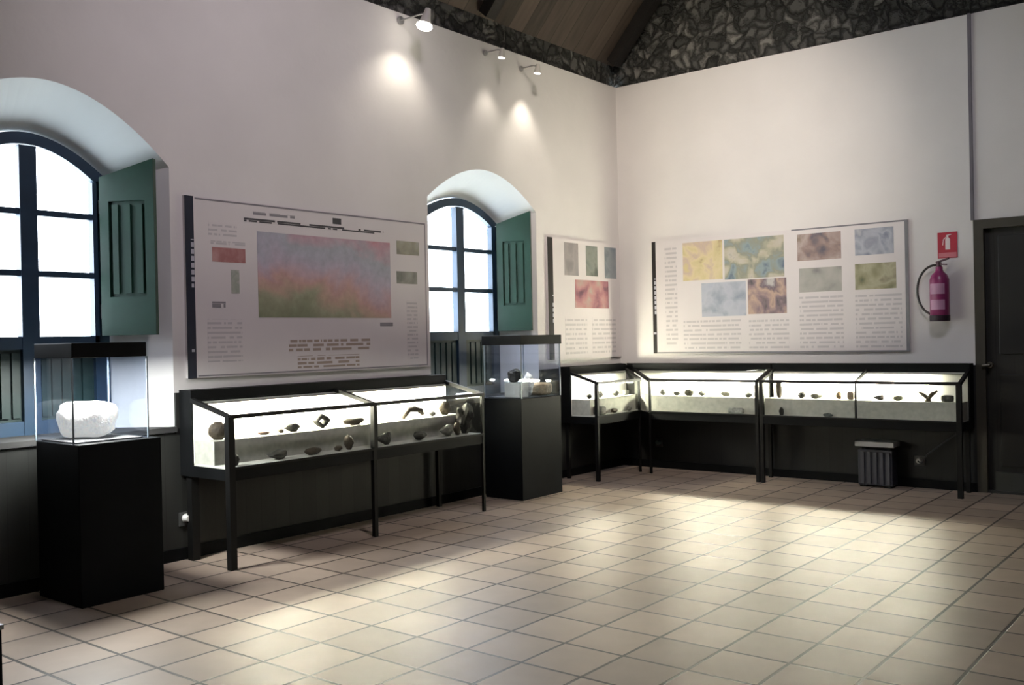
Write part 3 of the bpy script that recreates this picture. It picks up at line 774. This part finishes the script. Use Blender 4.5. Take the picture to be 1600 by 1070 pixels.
P = Panel('L', 'small panel with three upright photos over a pink one, in the room corner', -1.195, -.03, 1.05, 2.125, .022)
P.rect('side_strip', STRIPK, -1.195, -1.12, 1.05, 2.125)
P.text('white', -1.136, -1.122, 1.34, 1.62, 6, .7, .2, 'strip_lettering', (.012, .010, .009)).location.x += .001
GP = lambda n, k, c: mat_picture(n, c, 7, seed=k)
P.rect('picture', GP('grey photo', 6, [(.22, .21, .21), (.34, .31, .31), (.26, .26, .27)]), -.945, -.728, 1.80, 2.095)
P.rect('picture', GP('green grey photo', 7, [(.08, .09, .08), (.24, .26, .23), (.16, .19, .18)]), -.603, -.412, 1.807, 2.085)
P.rect('picture', GP('slate photo', 8, [(.14, .17, .20), (.27, .30, .32), (.20, .24, .28)]), -.293, -.092, 1.795, 2.09)
P.rect('picture', GP('pink photo', 9, [(.08, .05, .08), (.34, .15, .18), (.46, .25, .24), (.42, .36, .32)]), -.788, -.237, 1.51, 1.765)
P.text('grey', -.95, -.605, 1.09, 1.43, 8)
P.text('grey', -.52, -.12, 1.09, 1.43, 8)

P = Panel('R', 'wide panel of map pictures and photos on the right wall', .378, 2.712, 1.075, 2.125, .022)
P.rect('side_strip', STRIPK, .378, .418, 1.075, 2.125)
P.text('white', .398, .417, 1.41, 1.78, 8, .7, .2, 'strip_lettering', (.012, .010, .009)).location.y -= .001
P.text('white', .384, .412, 1.255, 1.275, 1, .95, .2, 'strip_lettering', (.012, .010, .009)).location.y -= .001
for q in ((2.685, 2.712, 1.075, 2.125), (.42, 2.685, 1.075, 1.088), (1.75, 2.685, 2.113, 2.125)):
    P.rect('edge_trim', BOARDE, *q)
P.rect('picture', GP('yellow map', 10, [(.34, .22, .14), (.60, .52, .28), (.68, .58, .36), (.56, .44, .38), (.64, .56, .24)]), .705, 1.102, 1.74, 2.09)
P.rect('picture', GP('blue green map', 11, [(.12, .16, .22), (.26, .33, .35), (.27, .28, .22), (.46, .43, .33), (.52, .49, .43), (.16, .17, .15)]), 1.122, 1.68, 1.73, 2.088)
P.rect('picture', GP('pale blue diagram', 12, [(.26, .30, .38), (.46, .49, .56), (.38, .42, .52)]), .89, 1.323, 1.405, 1.71)
P.rect('picture', GP('purple brown photo', 13, [(.07, .07, .08), (.26, .19, .21), (.50, .36, .28), (.16, .12, .15), (.50, .48, .47)]), 1.342, 1.697, 1.415, 1.72)
P.rect('picture', GP('brown cliff photo', 14, [(.09, .09, .13), (.30, .22, .20), (.44, .36, .34), (.20, .15, .10)]), 1.80, 2.175, 1.852, 2.078)
P.rect('picture', GP('pale landscape photo', 15, [(.20, .20, .20), (.36, .36, .33), (.44, .43, .40)]), 1.812, 2.177, 1.585, 1.788)
P.rect('picture', GP('snow photo', 16, [(.14, .17, .24), (.42, .44, .50), (.28, .30, .36), (.46, .47, .50)]), 2.29, 2.60, 1.865, 2.08)
P.rect('picture', GP('green brown field photo', 17, [(.08, .10, .06), (.24, .24, .14), (.40, .38, .26), (.16, .15, .10)]), 2.287, 2.615, 1.585, 1.796)
P.text('grey', .70, 1.27, 1.11, 1.39, 7)
P.text('grey', 1.345, 1.715, 1.11, 1.38, 7)
P.text('grey', 1.81, 2.185, 1.10, 1.555, 12)
P.text('grey', 2.285, 2.655, 1.10, 1.55, 12)
P.text('grey', .515, .64, 1.15, 2.07, 22)

# ------------------------------------------------------------------ extinguisher and its sign
RED = mat('sign red', (.46, .035, .06), .45, var=.08)
s = thing('safety_sign', 'red wall sign with a white extinguisher symbol', 'sign', (3.0, 0, 1.80))
MB().box(2.928, 3.072, -.006, -.001, 1.80, 2.0).build('sign_plate', RED, s)
mb = MB()
mb.prism([(2.985 + .0, -.007, 1.865), (3.02, -.007, 1.865), (3.02, -.007, 1.945), (3.012, -.007, 1.958), (2.993, -.007, 1.958), (2.985, -.007, 1.945)], (0, -.001, 0))
mb.box(2.998, 3.008, -.008, -.007, 1.957, 1.972)
mb.bar((2.992, -.0075, 1.975), (3.03, -.0075, 1.982), .001, .007, up=(0, 0, 1))
mb.bar((2.998, -.0075, 1.968), (2.972, -.0075, 1.945), .001, .006)
mb.bar((2.972, -.0075, 1.945), (2.966, -.0075, 1.90), .001, .006)
mb.build('extinguisher_symbol', mat('sign white', (.85, .75, .75), .5), s)
MB().box(2.935, 3.065, -.0075, -.006, 1.807, 1.842).build('sign_band', mat('pale red band', (.62, .20, .24), .5), s)

ex = thing('fire_extinguisher', 'magenta red fire extinguisher with black hose hung on the right wall', 'fire extinguisher', (2.955, -.09, 1.31))
EX, EY, ER = 2.957, -.085, .071
prof = [(1.315, .0), (1.315, ER - .012), (1.33, ER), (1.63, ER), (1.668, ER * .8), (1.695, ER * .42), (1.71, .026), (1.73, .026)]
def lathe(prof, cx, cy, n=28):
    mb = MB(); vs = []; fs = []
    for z, r in prof:
        for j in range(n):
            a = 2 * PI * j / n; vs.append((cx + r * math.cos(a), cy + r * math.sin(a), z))
    for i in range(len(prof) - 1):
        for j in range(n):
            fs.append((i * n + j, i * n + (j + 1) % n, (i + 1) * n + (j + 1) % n, (i + 1) * n + j))
    fs.append(tuple((len(prof) - 1) * n + j for j in range(n)))
    mb.smooth = True
    return mb.add(vs, fs)
EXR = mat('extinguisher red', (.25, .035, .13), .3, var=.08)
lathe(prof, EX, EY).build('cylinder', EXR, ex)
lathe([(1.312, 0), (1.312, ER), (1.318, ER + .003), (1.355, ER + .003), (1.357, ER)], EX, EY).build('base_ring', mat('dark plastic', (.02, .01, .02), .5), ex)
n = 12; cy = [o for o in ex.children if o.name.startswith('cylinder')][0]
for z0, z1 in ((1.40, 1.475), (1.52, 1.60)):
    mb = MB()
    for k in range(n):
        a0, a1 = math.radians(-140 + 95 * k / n), math.radians(-140 + 95 * (k + 1) / n)
        r = ER + .0012
        mb.add([(EX + r * math.cos(a0), EY + r * math.sin(a0), z0), (EX + r * math.cos(a1), EY + r * math.sin(a1), z0), (EX + r * math.cos(a1), EY + r * math.sin(a1), z1), (EX + r * math.cos(a0), EY + r * math.sin(a0), z1)], [(0, 1, 2, 3)])
    mb.build('paper_label', mat('pale pink label', (.50, .27, .42), .5), cy)
mb = MB().tube([(EX, EY, 1.725), (EX, EY, 1.765)], .02).bar((EX - .02, EY, 1.765), (EX + .075, EY - .02, 1.79), .018, .012).bar((EX - .02, EY, 1.75), (EX + .06, EY - .02, 1.745), .016, .01)
mb.build('valve', mat('valve metal', (.09, .05, .06), .4, metal=.5), ex)
hp = []
for k in range(25):
    u = k / 24; a = math.radians(80 + 190 * u)
    hp.append((EX - .035 + (.135) * math.cos(a) * (1 if u < .8 else 1 - .25 * (u - .8) / .2), EY + .02, 1.552 + .195 * math.sin(a)))
hp = [(EX - .01, EY, 1.745)] + hp + [(EX - .03, EY - ER - .012 + .02, 1.345)]
MB().tube(hp, .009, 8).build('hose', mat('dark hose', (.03, .028, .025), .5), ex)
MB().box(EX - .03, EX + .03, EY + ER - .004, .0, 1.55, 1.60).build('wall_bracket', BLACKF, ex)

# ------------------------------------------------------------------ small things near the floor
h = thing('floor_heater', 'small dark ribbed heater with a pale top, under the right display case', 'heater', (2.475, -.15, 0))
MB().box(2.34, 2.61, -.19, -.06, .015, .30).build('body', mat('dark blue grey metal', (.028, .030, .042), .45), h, bevel=.006)
hb = h.children[0]
for k in range(5):
    x = 2.365 + .050 * k
    MB().box(x, x + .028, -.205, -.19, .03, .28).build('front_rib', mat('slate rib', (.055, .057, .070), .45), hb)
MB().box(2.325, 2.63, -.215, -.05, .325, .365).build('top_plate', mat('pale top plate', (.60, .62, .64), .35), h, bevel=.004)
for x in (2.36, 2.55):
    MB().box(x, x + .04, -.15, -.09, .30, .325).build('top_spacer', BLACKF, h)
    MB().box(x - .01, x + .04, -.18, -.07, 0, .015).build('foot', BLACKF, h)

def outlet(label, c, wall, cap=True):
    x, y, z = c
    o = thing('wall_socket', label, 'socket', c, 'sockets low on the dark wainscot')
    if wall == 'L':
        MB().box(x, x + .012, y - .04, y + .04, z - .04, z + .04).build('cover_plate', mat('dark socket plate', (.05, .05, .05), .4), o, bevel=.003)
        MB().tube([(x + .012, y, z + .005), (x + .05, y, z + .005)], [.026, .018]).build('plug', WHITEPL, o.children[0])
    else:
        MB().box(x - .04, x + .04, y - .012, y, z - .04, z + .04).build('cover_plate', mat('dark socket plate', (.05, .05, .05), .4), o, bevel=.003)
        MB().tube([(x, y - .012, z), (x, y - .05, z)], [.026, .018]).build('plug', WHITEPL if cap else mat('grey green plug', (.10, .14, .14), .4), o.children[0])
    return o
outlet('socket with a pale plug left of the long display case legs', (.0185, -4.80, .235), 'L')
outlet('socket with a dull plug below the single pane case', (.42, -.0185, .24), 'R', False)
outlet('socket with a pale plug right of the small heater', (2.77, -.0185, .215), 'R')
cb = MB().tube([(2.77, -.07, .215), (2.80, -.09, .20), (2.84, -.08, .27), (2.95, -.06, .36), (3.05, -.06, .44), (3.10, -.08, .49)], .006, 8)
tag(cb.build('power_cord', mat('dark cord', (.045, .045, .05), .5)), 'dark power cord rising from the plug to the last display case', 'cord')

# dark low cabinet cut by the left edge of the view
lc = thing('low_cabinet', 'dark low cabinet with pale metal top edge at the lower left edge of view', 'cabinet', (1.75, -6.95, 0))
MB().box(1.55, 1.952, -7.25, -6.672, 0, .385).build('cabinet_body', PED, lc)
MB().box(1.545, 1.957, -7.255, -6.667, .385, .40).build('top_edge', STEEL, lc)

# ------------------------------------------------------------------ wall spotlights
def spot(label, p, aim, power, size, bulb, k=1.0, ball=False, blend=.8, col=(1, .90, .76)):
    p, aim = V(p), V(aim); dr = (aim - p).normalized()
    o = thing('wall_spotlight', label, 'spotlight', (.0, p.y, p.z + .06), 'ceiling edge spotlights over the left wall')
    MB().tube([(0.001, p.y, p.z + .06), (.02, p.y, p.z + .06)], .03 * k).build('wall_plate', STEEL, o)
    MB().tube([(.01, p.y, p.z + .06), (p.x * .8, p.y, p.z + .06), p - dr * .06 * k], .006, 8).build('bracket', STEEL, o)
    hd = MB().tube([p - dr * .09 * k, p - dr * .03 * k, p + dr * .01], [.020 * k, .032 * k, .044 * k], 16).build('lamp_head', mat('white lamp head', (.55, .53, .50), .4), o)
    if ball:
        MB().tube([p + dr * t for t in (.008, .02, .04, .06, .07)], [.034, .054, .060, .042, .008], 16).build('bulb', bulb, hd)
    else:
        MB().tube([p + dr * .008, p + dr * .018], [.040 * k, .036 * k], 16).build('bulb', bulb, hd)
    ld = bpy.data.lights.new('spot_beam', 'SPOT'); ld.energy = power; ld.spot_size = size; ld.spot_blend = blend; ld.color = col; ld.shadow_soft_size = .04
    lo = bpy.data.objects.new('spot_beam', ld); C.objects.link(lo)
    lo.parent = o; lo.location = p + dr * .08 - ORG[o.name]
    lo.rotation_euler = dr.to_track_quat('-Z', 'Y').to_euler()
    return o
spot('brightest spotlight glaring at the top of the left wall', (.26, -2.93, 3.53), (.0, -3.0, 2.6), 11, 2.0, BULB, 1.0, True)
spot('dim middle spotlight of the three on the left wall', (.18, -1.97, 3.50), (.0, -1.95, 2.5), 6, 1.3, BULBS, .7)
spot('small spotlight nearest the room corner', (.18, -1.50, 3.47), (.0, -1.47, 2.5), 12, 1.4, BULBS, .7)

def lamp(name, kind, loc, aim, energy, col, **k):
    ld = bpy.data.lights.new(name, kind); ld.energy = energy; ld.color = col
    for a, v in k.items(): setattr(ld, a, v)
    o = bpy.data.objects.new(name, ld); C.objects.link(o); o.location = loc
    o.rotation_euler = (V(aim) - V(loc)).to_track_quat('-Z', 'Y').to_euler()
    return o
# roof spotlights behind the viewer washing the two walls
lamp('roof_spot', 'SPOT', (3.6, -5.2, 5.0), (0, -3.9, 2.3), 290, (1, .88, .98), spot_size=1.2, spot_blend=1, shadow_soft_size=.25)
lamp('roof_spot', 'SPOT', (3.2, -4.6, 5.2), (.75, 0, 2.25), 860, (1, .87, .74), spot_size=.8, spot_blend=1, shadow_soft_size=.2)
lamp('roof_spot', 'SPOT', (4.2, -4.6, 5.2), (2.0, 0, 1.75), 250, (.92, .89, 1.0), spot_size=.95, spot_blend=1, shadow_soft_size=.2)
lamp('added_fill', 'AREA', (4.6, -6.2, 4.6), (2.2, -3.0, 0), 6, (.92, .93, 1.0), size=2.5)  # unseen soft light added as general fill, no fixture of the room
# lamps inside the two pedestal lids
lamp('lid_lamp', 'AREA', (.32, -5.50, 1.185), (.32, -5.50, .7), 45.0, (1, .95, .82), size=.22)
lamp('lid_lamp', 'AREA', (.29, -1.92, 1.185), (.29, -1.92, .7), 3.0, (1, .96, .86), size=.25)

# ------------------------------------------------------------------ daylight outside
wd = bpy.data.worlds.new('daylight'); bpy.context.scene.world = wd; wd.use_nodes = True
nt = wd.node_tree; bg = nt.nodes['Background']
tc = nt.nodes.new('ShaderNodeTexCoord'); sp = nt.nodes.new('ShaderNodeSeparateXYZ'); nt.links.new(tc.outputs['Generated'], sp.inputs[0])
rp = nt.nodes.new('ShaderNodeValToRGB'); e = rp.color_ramp.elements
e[0].position = .42; e[0].color = (.78, .90, .96, 1); e[1].position = .60; e[1].color = (.84, .89, 1, 1)
mm = nt.nodes.new('ShaderNodeMapRange'); mm.inputs['From Min'].default_value = -1; mm.inputs['From Max'].default_value = 1
nt.links.new(sp.outputs['Z'], mm.inputs['Value']); nt.links.new(mm.outputs['Result'], rp.inputs['Fac'])
nt.links.new(rp.outputs['Color'], bg.inputs['Color']); bg.inputs['Strength'].default_value = 14

# ------------------------------------------------------------------ camera
cam = bpy.data.cameras.new('camera'); co = bpy.data.objects.new('camera', cam); C.objects.link(co)
yaw, pit, rol, f = 2.24567, -.0048288, -.020445, 1516.19
dv = V((math.cos(yaw) * math.cos(pit), math.sin(yaw) * math.cos(pit), math.sin(pit)))
r = V((math.sin(yaw), -math.cos(yaw), 0)); u = r.cross(dv)
r2 = r * math.cos(rol) + u * math.sin(rol); u2 = -r * math.sin(rol) + u * math.cos(rol)
M = Matrix((r2, u2, -dv)).transposed().to_4x4(); M.translation = (5.05737, -8.00817, 1.25)
co.matrix_world = M
cam.sensor_width = 36; cam.lens = 36 * f / 1600; cam.clip_start = .05
sc = bpy.context.scene
sc.camera = co
sc.view_settings.view_transform = 'Standard'
sc.view_settings.look = 'None'
sc.cycles.use_denoising = True
sc.cycles.max_bounces = 8; sc.cycles.transparent_max_bounces = 24
sc.cycles.sample_clamp_indirect = 4
sc.cycles.caustics_reflective = False; sc.cycles.caustics_refractive = False
